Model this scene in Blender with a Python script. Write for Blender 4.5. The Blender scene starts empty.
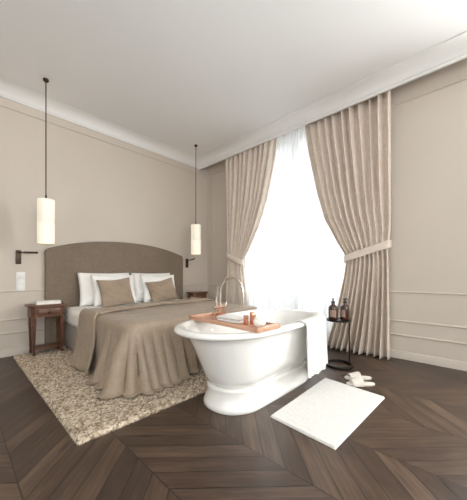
import bpy, bmesh, math, random
import numpy as np
from mathutils import Vector, Matrix
random.seed(7)
PI = math.pi
scene = bpy.context.scene
C = scene.collection
WX, WY = 3.84, 4.43          # window wall plane, headboard wall plane
ZC = 3.40                    # ceiling
XL, YF = -2.3, -2.7          # walls behind the viewer

# ------------------------------------------------------------------ helpers
def link(o, parent=None):
    C.objects.link(o)
    if parent is not None:
        o.parent = parent
    return o

def tag(o, label=None, cat=None, group=None, kind=None):
    if label: o['label'] = label
    if cat: o['category'] = cat
    if group: o['group'] = group
    if kind: o['kind'] = kind
    return o

def empty(name, loc=(0, 0, 0), rz=0.0):
    o = bpy.data.objects.new(name, None)
    o.location = loc; o.rotation_euler = (0, 0, rz)
    o.empty_display_size = .1
    return link(o)

def mesh(name, verts, faces, mat, parent=None, smooth=True, autosmooth=None, loc=None):
    me = bpy.data.meshes.new(name)
    me.from_pydata([tuple(v) for v in verts], [], faces)
    me.update()
    return fin(name, me, mat, parent, smooth, autosmooth, loc)

def fin(name, me, mat, parent=None, smooth=True, autosmooth=None, loc=None):
    if mat: me.materials.append(mat)
    o = bpy.data.objects.new(name, me)
    link(o, parent)
    if loc is not None: o.location = loc
    if smooth:
        for p in me.polygons: p.use_smooth = True
        if autosmooth:
            me.set_sharp_from_angle(angle=math.radians(autosmooth))
    return o

def bmo(name, bm, mat, parent=None, smooth=True, autosmooth=35, loc=None):
    bmesh.ops.recalc_face_normals(bm, faces=bm.faces)
    me = bpy.data.meshes.new(name)
    bm.to_mesh(me); bm.free()
    return fin(name, me, mat, parent, smooth, autosmooth, loc)

def add_box(bm, x0, x1, y0, y1, z0, z1, bev=0.0, seg=2, mtx=None):
    vs = [bm.verts.new(p) for p in ((x0,y0,z0),(x1,y0,z0),(x1,y1,z0),(x0,y1,z0),(x0,y0,z1),(x1,y0,z1),(x1,y1,z1),(x0,y1,z1))]
    fs = [bm.faces.new([vs[i] for i in f]) for f in ((0,3,2,1),(4,5,6,7),(0,1,5,4),(1,2,6,5),(2,3,7,6),(3,0,4,7))]
    out = vs
    if bev > 0:
        es = list({e for f in fs for e in f.edges})
        r = bmesh.ops.bevel(bm, geom=es, offset=bev, segments=seg, profile=.5, affect='EDGES')
        out = list({v for f in r['faces'] for v in f.verts} | {v for v in vs if v.is_valid})
    if mtx is not None:
        bmesh.ops.transform(bm, matrix=mtx, verts=out)
    return out

def box(name, x0, x1, y0, y1, z0, z1, mat, parent=None, bev=0.004, seg=2):
    bm = bmesh.new(); add_box(bm, x0, x1, y0, y1, z0, z1, bev, seg)
    return bmo(name, bm, mat, parent)

def boxes(name, lst, mat, parent=None, bev=0.004):
    bm = bmesh.new()
    for b in lst: add_box(bm, *b, bev)
    return bmo(name, bm, mat, parent)

def loft(rings, close_start=True, close_end=True):
    """rings of equal length -> verts, faces"""
    n = len(rings[0]); V = []; Fc = []
    for r in rings: V += list(r)
    for k in range(len(rings)-1):
        for i in range(n):
            j = (i+1) % n
            Fc.append((k*n+i, k*n+j, (k+1)*n+j, (k+1)*n+i))
    if close_start: Fc.append(tuple(reversed(range(n))))
    if close_end: Fc.append(tuple((len(rings)-1)*n+i for i in range(n)))
    return V, Fc

def lathe(name, prof, mat, parent=None, n=28, loc=(0,0,0), autosmooth=40, close=True):
    rings = [[(r*math.cos(2*PI*i/n), r*math.sin(2*PI*i/n), z) for i in range(n)] for r, z in prof]
    V, Fc = loft(rings, close, close)
    return mesh(name, V, Fc, mat, parent, True, autosmooth, loc)

def tube_geo(pts, r, n=12, closed=False):
    pts = [Vector(p) for p in pts]; m = len(pts); rings = []
    up = None
    for i, p in enumerate(pts):
        a = pts[(i-1) % m] if (closed or i > 0) else p
        b = pts[(i+1) % m] if (closed or i < m-1) else p
        t = (b-a).normalized()
        if up is None:
            up = t.orthogonal().normalized()
        up = (up - t*up.dot(t)).normalized()
        s = t.cross(up)
        rr = r[i] if isinstance(r, (list, tuple)) else r
        rings.append([p + up*(rr*math.cos(2*PI*k/n)) + s*(rr*math.sin(2*PI*k/n)) for k in range(n)])
    if closed:
        V = [v for q in rings for v in q]; Fc = []
        for k in range(m):
            for i in range(n):
                j = (i+1) % n; k2 = (k+1) % m
                Fc.append((k*n+i, k*n+j, k2*n+j, k2*n+i))
        return V, Fc
    return loft(rings)

def tube(name, pts, r, mat, parent=None, n=12, closed=False):
    V, Fc = tube_geo(pts, r, n, closed)
    o = mesh(name, V, Fc, mat, parent, True, 50)
    return o

def grid_faces(nu, nv, off=0):
    return [(off+i*nv+j, off+i*nv+j+1, off+(i+1)*nv+j+1, off+(i+1)*nv+j) for i in range(nu-1) for j in range(nv-1)]

def solid(o, t, offset=0.0):
    m = o.modifiers.new('thickness', 'SOLIDIFY'); m.thickness = t; m.offset = offset
    return o

def lerp(a, b, t): return a+(b-a)*t
def sstep(t):
    t = max(0., min(1., t)); return t*t*(3-2*t)
def interp(x, xs, ys):
    return float(np.interp(x, xs, ys))

# ------------------------------------------------------------------ materials
def srgb(c):
    return tuple(((v/255)/12.92 if v/255 <= .04045 else ((v/255+.055)/1.055)**2.4) for v in c) + (1.,)

class NT:
    def __init__(s, name):
        s.m = bpy.data.materials.new(name); s.m.use_nodes = True
        s.t = s.m.node_tree; s.n = s.t.nodes; s.l = s.t.links
        s.b = s.n['Principled BSDF']
    def add(s, typ, **kw):
        nd = s.n.new(typ)
        for k, v in kw.items():
            if k.startswith('i_'):
                key = k[2:]
                key = int(key) if key.isdigit() else key.replace('_', ' ')
                nd.inputs[key].default_value = v
            else: setattr(nd, k, v)
        return nd
    def math(s, op, a, b=None, c=None):
        nd = s.n.new('ShaderNodeMath'); nd.operation = op
        for i, v in enumerate((a, b, c)):
            if v is None: continue
            if isinstance(v, (int, float)): nd.inputs[i].default_value = v
            else: s.l.new(v, nd.inputs[i])
        return nd.outputs[0]
    def mix(s, fac, a, b, mode='MIX'):
        nd = s.n.new('ShaderNodeMix'); nd.data_type = 'RGBA'; nd.blend_type = mode
        for idx, v in ((0, fac), (6, a), (7, b)):
            if isinstance(v, (int, float)): nd.inputs[idx].default_value = v
            elif isinstance(v, tuple): nd.inputs[idx].default_value = v
            else: s.l.new(v, nd.inputs[idx])
        return nd.outputs[2]
    def ramp(s, fac, stops):
        nd = s.n.new('ShaderNodeValToRGB'); cr = nd.color_ramp
        while len(cr.elements) < len(stops): cr.elements.new(.5)
        for e, (p, c) in zip(cr.elements, stops): e.position = p; e.color = c
        s.l.new(fac, nd.inputs[0]); return nd.outputs[0]
    def bump(s, h, strength=.2, dist=.01):
        nd = s.n.new('ShaderNodeBump'); nd.inputs['Strength'].default_value = strength; nd.inputs['Distance'].default_value = dist
        s.l.new(h, nd.inputs['Height']); s.l.new(nd.outputs[0], s.b.inputs['Normal'])
    def coords(s, scale=(1,1,1), out='Object'):
        tc = s.n.new('ShaderNodeTexCoord'); mp = s.n.new('ShaderNodeMapping'); mp.inputs['Scale'].default_value = scale
        s.l.new(tc.outputs[out], mp.inputs[0]); return mp.outputs[0]
    def noise(s, vec, scale=5, detail=3, rough=.5):
        nd = s.n.new('ShaderNodeTexNoise'); nd.inputs['Scale'].default_value = scale; nd.inputs['Detail'].default_value = detail; nd.inputs['Roughness'].default_value = rough
        s.l.new(vec, nd.inputs['Vector']); return nd.outputs['Fac']
    def col(s, sock): s.l.new(sock, s.b.inputs['Base Color'])

def plain(name, rgb, rough=.5, metal=0., var=.05, vscale=6, bump=0., bscale=60, coat=0., spec=None):
    k = NT(name); b = k.b
    b.inputs['Roughness'].default_value = rough; b.inputs['Metallic'].default_value = metal
    if coat: b.inputs['Coat Weight'].default_value = coat; b.inputs['Coat Roughness'].default_value = .05
    if spec is not None: b.inputs['Specular IOR Level'].default_value = spec
    base = srgb(rgb); v = k.coords()
    lo = tuple(c*(1-var) for c in base[:3])+(1,); hi = tuple(min(1, c*(1+var)) for c in base[:3])+(1,)
    k.col(k.ramp(k.noise(v, vscale, 3), [(.3, lo), (.7, hi)]))
    if bump: k.bump(k.noise(v, bscale, 2), bump, .004)
    return k.m

def fabric(name, rgb, rgb2, scale=(60, 60, 60), rough=.9, weave=.35, big=3.0, sheen=.15, bdist=.003, spec=.15):
    k = NT(name); b = k.b
    b.inputs['Roughness'].default_value = rough; b.inputs['Specular IOR Level'].default_value = spec
    b.inputs['Sheen Weight'].default_value = sheen
    v1 = k.coords((scale[0], scale[1]*.12, scale[2]*.12)); v2 = k.coords((scale[0]*.12, scale[1]*.12, scale[2]))
    n1 = k.noise(v1, 1.5, 3); n2 = k.noise(v2, 1.5, 3); n3 = k.noise(k.coords(), big, 4, .6)
    w = k.math('ADD', k.math('MULTIPLY', k.math('ADD', n1, n2), .38), k.math('MULTIPLY', n3, .24))
    k.col(k.ramp(w, [(.36, srgb(rgb)), (.64, srgb(rgb2))]))
    k.bump(k.math('ADD', n1, n2), weave, bdist)
    return k.m

def wood(name, dark, light, axis='x', rough=.4, scale=1.0):
    k = NT(name); b = k.b; b.inputs['Roughness'].default_value = rough
    sc = {'x': (2, 40, 40), 'y': (40, 2, 40), 'z': (40, 40, 2)}[axis]
    v = k.coords(tuple(q*scale for q in sc))
    n = k.noise(v, 1.2, 4, .6)
    k.col(k.ramp(n, [(.3, srgb(dark)), (.7, srgb(light))]))
    k.bump(n, .15, .002)
    return k.m

M = {}
M['wall'] = plain('painted_plaster_beige', (204, 194, 183), .75, var=.015, vscale=1.5, bump=.05, bscale=120)
M['white_plaster'] = plain('white_plaster', (231, 230, 229), .8, var=.01, vscale=2)
M['ceiling'] = plain('ceiling_paint', (228, 228, 228), .85, var=.012, vscale=1.2)
M['frame_paint'] = plain('window_frame_paint', (235, 235, 232), .5)
M['enamel'] = plain('white_enamel', (240, 239, 236), .16, var=.004, coat=.6)
M['chrome'] = plain('polished_chrome', (225, 218, 210), .2, metal=1., var=.01)
M['bronze'] = plain('dark_bronze', (72, 58, 48), .38, metal=.8, var=.06)
M['black_metal'] = plain('black_metal', (26, 22, 20), .35, metal=.5, var=.05)
M['copper'] = plain('polished_copper', (222, 165, 138), .25, metal=1., var=.04)
M['copper_wood'] = wood('tray_wood', (180, 134, 108), (212, 170, 143), 'y', .35)
M['mahog_x'] = wood('nightstand_wood_across', (80, 50, 37), (122, 82, 61), 'x', .35)
M['mahog_z'] = wood('nightstand_wood_upright', (76, 47, 35), (116, 77, 57), 'z', .35)
M['headboard'] = fabric('headboard_weave', (116, 102, 89), (136, 122, 107), (100, 100, 100), weave=.4)
M['bedbase'] = fabric('bed_base_weave', (138, 129, 121), (160, 150, 142), (70, 70, 70))
M['sheet'] = fabric('white_cotton', (236, 234, 231), (246, 245, 242), (80, 80, 80), weave=.15, sheen=.05)
M['pillow'] = fabric('pillow_cotton', (240, 238, 235), (248, 247, 245), (80, 80, 80), weave=.12, sheen=.05)
M['throw'] = fabric('taupe_velvet_linen', (146, 128, 109), (166, 149, 130), (110, 110, 110), rough=.46, weave=.15, big=7, sheen=.12, spec=.4)
M['cushion'] = fabric('taupe_cushion_linen', (146, 128, 110), (168, 151, 132), (110, 110, 110), weave=.4, sheen=.2)
M['curtain'] = fabric('curtain_linen', (213, 199, 186), (233, 222, 211), (80, 80, 80), weave=.35, big=9, sheen=.1)
M['towel'] = fabric('white_terry', (216, 214, 211), (230, 228, 226), (150, 150, 150), weave=.9, big=30, sheen=.2)
M['bathmat'] = fabric('bath_mat_terry', (205, 202, 198), (219, 217, 213), (220, 220, 220), weave=.6, big=40, sheen=.2, bdist=.006)
M['slipper'] = fabric('slipper_terry', (205, 198, 190), (222, 216, 208), (150, 150, 150), weave=.6, big=30)
M['sole'] = plain('slipper_sole', (196, 184, 170), .8)
M['plastic_white'] = plain('white_plastic', (228, 227, 224), .4)
M['paper'] = plain('paper_white', (232, 229, 223), .7)
M['wax'] = plain('rose_brown_wax', (190, 128, 100), .5)
M['soap'] = plain('white_sponge', (240, 236, 230), .9, bump=.5, bscale=200)
M['brown_plastic'] = plain('dark_pump_plastic', (52, 40, 36), .35)
M['label'] = plain('bottle_label', (150, 122, 108), .6)

# copper-tinted glass, amber bottle, window pane
def glassy(name, rgb, trans=.6, rough=.05):
    k = NT(name)
    tr = k.add('ShaderNodeBsdfTransparent'); tr.inputs[0].default_value = srgb(rgb)
    gl = k.add('ShaderNodeBsdfGlossy'); gl.inputs['Roughness'].default_value = rough
    lw = k.add('ShaderNodeLayerWeight'); lw.inputs[0].default_value = .5
    fr = k.math('MULTIPLY_ADD', k.math('POWER', lw.outputs['Facing'], 4), .45, .04)
    nz = k.noise(k.coords(), 3, 2)
    mx = k.add('ShaderNodeMixShader')
    fac = k.math('MULTIPLY', fr, k.math('ADD', k.math('MULTIPLY', nz, .1), .95))
    k.l.new(fac, mx.inputs[0]); k.l.new(tr.outputs[0], mx.inputs[1]); k.l.new(gl.outputs[0], mx.inputs[2])
    k.l.new(mx.outputs[0], k.n['Material Output'].inputs[0])
    return k.m
M['pane'] = glassy('window_glass', (250, 252, 252))
M['pink_glass'] = glassy('rose_glass', (253, 243, 238))
M['amber'] = plain('amber_bottle_glass', (58, 34, 26), .12, var=.1, coat=.5)

def sheer_mat():
    k = NT('sheer_voile')
    tr = k.add('ShaderNodeBsdfTransparent'); tr.inputs[0].default_value = (1, 1, 1, 1)
    tl = k.add('ShaderNodeBsdfTranslucent'); df = k.add('ShaderNodeBsdfDiffuse')
    n = k.noise(k.coords((60, 60, 3)), 1.5, 2)
    c = k.ramp(n, [(.3, (.42,.42,.42,1)), (.7, (.62,.62,.615,1))])
    k.l.new(c, tl.inputs[0]); k.l.new(c, df.inputs[0])
    m1 = k.add('ShaderNodeMixShader'); m1.inputs[0].default_value = .4
    k.l.new(tl.outputs[0], m1.inputs[1]); k.l.new(df.outputs[0], m1.inputs[2])
    m2 = k.add('ShaderNodeMixShader'); m2.inputs[0].default_value = .93
    k.l.new(tr.outputs[0], m2.inputs[1]); k.l.new(m1.outputs[0], m2.inputs[2])
    k.l.new(m2.outputs[0], k.n['Material Output'].inputs[0])
    return k.m
M['sheer'] = sheer_mat()

def shade_mat():
    k = NT('lit_lamp_shade_fabric'); b = k.b
    b.inputs['Roughness'].default_value = .8
    tc = k.add('ShaderNodeTexCoord'); sx = k.add('ShaderNodeSeparateXYZ'); k.l.new(tc.outputs['Object'], sx.inputs[0])
    at = k.math('ARCTAN2', sx.outputs[1], sx.outputs[0])
    st = k.math('SINE', k.math('MULTIPLY', at, 44))
    c = k.ramp(k.math('MULTIPLY_ADD', st, .5, .5), [(0, srgb((236, 224, 203))), (1, srgb((250, 242, 228)))])
    k.col(c); k.l.new(c, b.inputs['Emission Color']); b.inputs['Emission Strength'].default_value = SHADE_E
    k.bump(st, .3, .003)
    return k.m
SHADE_E = .13
M['shade'] = shade_mat()

def floor_mat():
    k = NT('dark_chevron_parquet'); b = k.b
    tc = k.add('ShaderNodeTexCoord'); sx = k.add('ShaderNodeSeparateXYZ'); k.l.new(tc.outputs['Object'], sx.inputs[0])
    X, Y = sx.outputs[0], sx.outputs[1]
    W = .503; TA = math.tan(math.radians(FLOOR_ANG)); CA = math.cos(math.radians(FLOOR_ANG))
    xs = k.math('SUBTRACT', X, .227)
    pp = k.math('PINGPONG', xs, W)
    cid = k.math('FLOOR', k.math('DIVIDE', xs, W))
    v = k.math('SUBTRACT', Y, k.math('MULTIPLY', pp, TA))
    PY = PLANK/CA
    vi = k.math('DIVIDE', v, PY)
    pid = k.math('FLOOR', vi); fr = k.math('FRACT', vi)
    cmb = k.add('ShaderNodeCombineXYZ'); k.l.new(cid, cmb.inputs[0]); k.l.new(pid, cmb.inputs[1])
    wn = k.add('ShaderNodeTexWhiteNoise'); wn.noise_dimensions = '2D'; k.l.new(cmb.outputs[0], wn.inputs['Vector'])
    rnd = wn.outputs['Value']
    # grain
    g = k.add('ShaderNodeCombineXYZ')
    k.l.new(k.math('MULTIPLY', pp, 1.0/CA*2.2), g.inputs[0])
    k.l.new(k.math('MULTIPLY', v, CA*26), g.inputs[1])
    k.l.new(k.math('MULTIPLY', rnd, 40), g.inputs[2])
    n1 = k.noise(g.outputs[0], 1.6, 5, .62)
    g2 = k.add('ShaderNodeCombineXYZ')
    k.l.new(k.math('MULTIPLY', pp, 3.0), g2.inputs[0]); k.l.new(k.math('MULTIPLY', v, CA*7), g2.inputs[1]); k.l.new(k.math('MULTIPLY', rnd, 90), g2.inputs[2])
    n2 = k.noise(g2.outputs[0], 1.1, 3, .5)
    g3 = k.add('ShaderNodeCombineXYZ')
    k.l.new(k.math('MULTIPLY', pp, 2.4), g3.inputs[0]); k.l.new(k.math('MULTIPLY', v, CA*7), g3.inputs[1]); k.l.new(k.math('MULTIPLY', rnd, 50), g3.inputs[2])
    kv = k.add('ShaderNodeTexVoronoi'); kv.inputs['Scale'].default_value = 1.0; k.l.new(g3.outputs[0], kv.inputs['Vector'])
    knot = k.math('SUBTRACT', 1, k.math('MINIMUM', 1, k.math('DIVIDE', kv.outputs['Distance'], .13)))
    t = k.math('ADD', k.math('ADD', k.math('ADD', k.math('MULTIPLY', rnd, .14), .03), k.math('MULTIPLY', n1, .55)), k.math('MULTIPLY', n2, .38)); t = k.math('SUBTRACT', t, k.math('MULTIPLY', knot, .35)); t = k.math('SUBTRACT', t, .04)
    c = k.ramp(t, [(.22, srgb(FLOOR_C[0])), (.5, srgb(FLOOR_C[1])), (.85, srgb(FLOOR_C[2]))])
    # seams
    e1 = k.math('MINIMUM', fr, k.math('SUBTRACT', 1, fr)); e1 = k.math('MULTIPLY', e1, PLANK)
    e2 = k.math('MINIMUM', pp, k.math('SUBTRACT', W, pp))
    e = k.math('MINIMUM', e1, e2)
    seam = k.math('SUBTRACT', 1, k.math('MINIMUM', 1, k.math('DIVIDE', e, .0048)))
    c2 = k.mix(seam, c, srgb((14, 10, 8)))
    k.col(c2)
    rr = k.math('ADD', k.math('MULTIPLY', n1, .18), FLOOR_R)
    k.l.new(rr, b.inputs['Roughness'])
    b.inputs['Specular IOR Level'].default_value = .45
    h = k.math('SUBTRACT', k.math('MULTIPLY', n1, .25), seam)
    k.bump(h, .25, .002)
    return k.m
FLOOR_ANG = 45; PLANK = .11; FLOOR_R = .27
FLOOR_C = ((26, 19, 14), (64, 48, 38), (110, 89, 72))
M['floor'] = floor_mat()

def rug_mat():
    k = NT('looped_wool_pile'); b = k.b; b.inputs['Roughness'].default_value = .95; b.inputs['Specular IOR Level'].default_value = .1
    b.inputs['Sheen Weight'].default_value = .1
    v = k.coords()
    vo = k.add('ShaderNodeTexVoronoi'); vo.inputs['Scale'].default_value = 62; k.l.new(v, vo.inputs['Vector'])
    sp = k.add('ShaderNodeSeparateColor'); k.l.new(vo.outputs['Color'], sp.inputs[0])
    n = k.noise(v, 6, 3)
    t = k.math('ADD', k.math('MULTIPLY', sp.outputs[0], .8), k.math('MULTIPLY', n, .25))
    k.col(k.ramp(t, [(.1, srgb((122, 105, 86))), (.45, srgb((172, 154, 133))), (.85, srgb((212, 198, 178)))]))
    k.bump(k.noise(v, 160, 2), .6, .004)
    return k.m
M['rug'] = rug_mat()

# ------------------------------------------------------------------ setting
def struct(o): o['kind'] = 'structure'; return o

struct(box('floor', XL-.2, WX+.3, YF-.2, WY+.2, -.1, 0, M['floor'], bev=0))
struct(box('ceiling', XL-.2, WX+.3, YF-.2, WY+.2, ZC, ZC+.1, M['ceiling'], bev=0))
struct(box('wall_back', XL-.2, WX+.28, WY, WY+.2, 0, ZC, M['wall'], bev=0))

def wall_with_openings(name, axis, plane, thick, a0, a1, opens):
    """wall slab in the plane axis=plane, running a0..a1, with rectangular openings (b0,b1,z0,z1)"""
    cuts = sorted(opens); lst = []; cur = a0
    for b0, b1, z0, z1 in cuts:
        lst.append((cur, b0, 0, ZC))
        if z0 > 0: lst.append((b0, b1, 0, z0))
        lst.append((b0, b1, z1, ZC)); cur = b1
    lst.append((cur, a1, 0, ZC))
    bl = []
    for p, q, z0, z1 in lst:
        if axis == 'x': bl.append((plane, plane+thick, p, q, z0, z1))
        else: bl.append((p, q, plane, plane+thick, z0, z1))
    return struct(boxes(name, bl, M['wall'], bev=0))

WIN = (1.30, 3.46, .10, 3.37)
FILL_WIN2 = (-2.15, -.35, .66, 3.0)  # unseen window behind the viewer, added to light the bath and floor
FILL_WIN3 = (-1.9, 1.7, .66, 3.0)  # unseen front window, added for fill light
FILL_WIN4 = (-1.2, 1.6, .66, 3.0)  # unseen left window, added for weak fill light
wall_with_openings('wall_right', 'x', WX, .28, YF, WY, [WIN, FILL_WIN2])
wall_with_openings('wall_front', 'y', YF-.2, .2, XL-.2, WX+.28, [FILL_WIN3])
wall_with_openings('wall_left', 'x', XL-.2, .2, YF, WY, [FILL_WIN4])

def window(name, axis, plane, op, cols, rows):
    b0, b1, z0, z1 = op
    def bb(p, q, za, zb, d0, d1):
        return (plane+d0, plane+d1, p, q, za, zb) if axis == 'x' else (p, q, plane+d0, plane+d1, za, zb)
    L = [bb(b0, b0+.07, z0, z1, 0, .07), bb(b1-.07, b1, z0, z1, 0, .07), bb(b0+.07, b1-.07, z0, z0+.07, 0, .07), bb(b0+.07, b1-.07, z1-.07, z1, 0, .07)]
    mull = []
    for i in range(1, cols):
        c = lerp(b0, b1, i/cols); w = .045 if i*2 == cols else .02
        mull.append(bb(c-w, c+w, z0+.07, z1-.07, .005, .065))
    for r in rows:
        mull.append(bb(b0+.07, b1-.07, r-.02, r+.02, .012, .058))
    f = boxes(name, L, M['frame_paint'])
    struct(f)
    boxes('mullion', mull, M['frame_paint'], f)
    bm = bmesh.new(); add_box(bm, *bb(b0+.06, b1-.06, z0+.06, z1-.06, .03, .036))
    bmo('pane', bm, M['pane'], f)
    return f
window('window_1', 'x', WX+.16, WIN, 4, (.68, 1.35, 1.98, 2.52))
window('fill_window_2', 'x', WX+.16, FILL_WIN2, 4, (1.35, 1.98, 2.52))  # this and the next two are unseen, added to let fill light in
window('fill_window_3', 'y', YF-.12, FILL_WIN3, 6, (1.35, 1.98, 2.52))
window('fill_window_4', 'x', XL-.12, FILL_WIN4, 4, (1.35, 1.98, 2.52))
struct(box('trim_1', WX-.0, WX+.17, WIN[0], WIN[1], WIN[2]-.03, WIN[2]+.004, M['frame_paint']))   # sill

def run_profile(name, prof, axis, a0, a1, mat):
    """extrude (depth,z) polygon along the wall; depth measured into the room"""
    V = []
    for a in (a0, a1):
        for d, z in prof:
            V.append((WX-d, a, z) if axis == 'x' else (a, WY-d, z))
    n = len(prof)
    Fc = [(i, (i+1) % n, n+(i+1) % n, n+i) for i in range(n)] + [tuple(range(n)), tuple(reversed(range(n, 2*n)))]
    o = mesh(name, V, Fc, mat, None, True, 30)
    bm = bmesh.new(); bm.from_mesh(o.data); bmesh.ops.recalc_face_normals(bm, faces=bm.faces); bm.to_mesh(o.data); bm.free()
    return struct(o)

# cornice on the headboard wall: small fillet, then a wide shallow cove up to the ceiling
def cove(d0, z0, d1, z1, n=8):
    return [(lerp(d0, d1, 1-math.cos(i/n*PI/2)), lerp(z0, z1, math.sin(i/n*PI/2))) for i in range(n+1)]
prof_b = [(0, 3.275), (.022, 3.275), (.022, 3.297), (.034, 3.297)] + cove(.034, 3.30, .19, ZC-.002) + [(.19, ZC), (0, ZC)]
run_profile('trim_2', prof_b, 'y', XL, WX-.24, M['white_plaster'])
# deep pelmet cornice on the window wall that hides the curtain rail
prof_w = [(.225, 3.255), (.25, 3.255), (.25, 3.285), (.262, 3.287)] + cove(.262, 3.29, .40, 3.388) + [(.42, 3.388), (.42, ZC), (.225, ZC)]
run_profile('trim_3', prof_w, 'x', YF, WY, M['white_plaster'])

def moulding(d, z, h):
    return [(0, z-h/2), (d*.6, z-h/2), (d, z-h*.2), (d, z+h*.2), (d*.6, z+h/2), (0, z+h/2)]
for nm, d, z, h in (('trim_4', .016, 3.17, .022), ('trim_5', .014, .828, .02), ('trim_6', .014, .466, .024), ('trim_7', .014, .292, .024)):
    run_profile(nm, moulding(d, z, h), 'y', XL, WX, M['wall'])
    p = moulding(d, z, h)
    n2 = 'trim_%d' % (int(nm.split('_')[1])+4)
    V_y0 = YF
    if z > .66 and z < 3.3 or z < .66:
        run_profile(n2, p, 'x', YF if z < .6 or z > 3.1 else -.3, WIN[0]-.06, M['wall'])
run_profile('trim_16', moulding(.014, .466, .024), 'x', WIN[1]+.06, WY, M['wall'])
run_profile('trim_17', moulding(.014, .292, .024), 'x', WIN[1]+.06, WY, M['wall'])
run_profile('trim_12', moulding(.014, .828, .02), 'x', WIN[1]+.06, WY, M['wall'])
run_profile('trim_13', moulding(.016, 3.17, .022), 'x', WIN[1]+.06, WY, M['wall'])
base = [(0, 0), (.018, 0), (.018, .075), (.010, .09), (0, .095)]
run_profile('baseboard_back', base, 'y', XL, WX, M['wall'])
run_profile('baseboard_right', base, 'x', YF, WY, M['wall'])
# upright panel mouldings on the window wall either side of the curtains
for i, y in enumerate((3.78, 4.30)):
    struct(box('trim_%d' % (14+i), WX-.012, WX, y-.008, y+.008, .84, 3.16, M['wall'], bev=.003))

# ------------------------------------------------------------------ bed
def superring(x0, x1, y0, y1, n, z, N=72, w=0.):
    cx, cy, a, b = (x0+x1)/2, (y0+y1)/2, (x1-x0)/2, (y1-y0)/2
    out = []
    for i in range(N):
        t = 2*PI*i/N; c, s = math.cos(t), math.sin(t)
        px, py = a*abs(c)**(2/n)*(1 if c >= 0 else -1), b*abs(s)**(2/n)*(1 if s >= 0 else -1)
        if w > 0:      # straight-sided, round-ended outline along the same ray
            h = a-b; L = math.hypot(px, py); ux, uy = px/L, py/L
            if abs(ux)*b <= h*abs(uy): k = b/abs(uy)
            else:
                hx = h*(1 if ux > 0 else -1); d = ux*hx
                k = d+math.sqrt(max(0, d*d-hx*hx+b*b))
            px, py = lerp(px, ux*k, w), lerp(py, uy*k, w)
        out.append((cx+px, cy+py, z))
    return out

bed = tag(empty('double_bed', (2.0, 3.3, 0)), 'double bed with tall arched taupe headboard and white bedding', 'bed')
def inbed(o):
    o.parent = bed; o.matrix_parent_inverse = Matrix.Translation((-2.0, -3.3, 0)); return o

# headboard: arched outline with padded rounded edge
def headboard():
    xl, xr, zs, zt = .875, 3.148, 1.365, 1.575
    pts = [(xl, .03)]
    N = 40
    r = .07
    for i in range(7):
        a = PI - i/6*PI*.39
        pts.append((xl+r+r*math.cos(a), zs-.02+r*math.sin(a)))
    x1, z1 = pts[-1]
    xm = (xl+xr)/2
    for i in range(1, N):
        x = lerp(x1, 2*xm-x1, i/N); q = (x-xm)/(xm-x1)
        pts.append((x, z1+(zt-z1)*(1-abs(q)**2.25)))
    pts += [(2*xm-x, z) for x, z in reversed(pts[:8])]
    y0, y1 = WY-.075, WY-.016
    ins = []
    c = Vector((xm, .8))
    rings = []
    for y, off in ((y1, 0), (y0+.022, 0), (y0+.006, .006), (y0, .022)):
        ring = []
        m = len(pts)
        for i, (x, z) in enumerate(pts):
            a = Vector(pts[i-1] if i > 0 else pts[0]); b = Vector(pts[i+1] if i < m-1 else pts[-1])
            t = (b-a); t.normalize(); nrm = Vector((-t.y, t.x))
            ring.append((x-nrm.x*off, y, z-nrm.y*off))
        rings.append(ring)
    V, Fc = loft(rings)
    bm = bmesh.new(); vs = [bm.verts.new(v) for v in V]
    for f in Fc: bm.faces.new([vs[i] for i in f])
    return bmo('headboard', bm, M['headboard'], None)
inbed(headboard())
inbed(box('bed_base', 1.10, 2.92, 2.32, WY-.085, .035, .36, M['bedbase'], bev=.02, seg=3))
# mattress under a white sheet
bm = bmesh.new(); add_box(bm, 1.075, 2.945, 2.315, WY-.085, .345, .585, .075, 5)
inbed(bmo('mattress', bm, M['sheet']))

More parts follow.
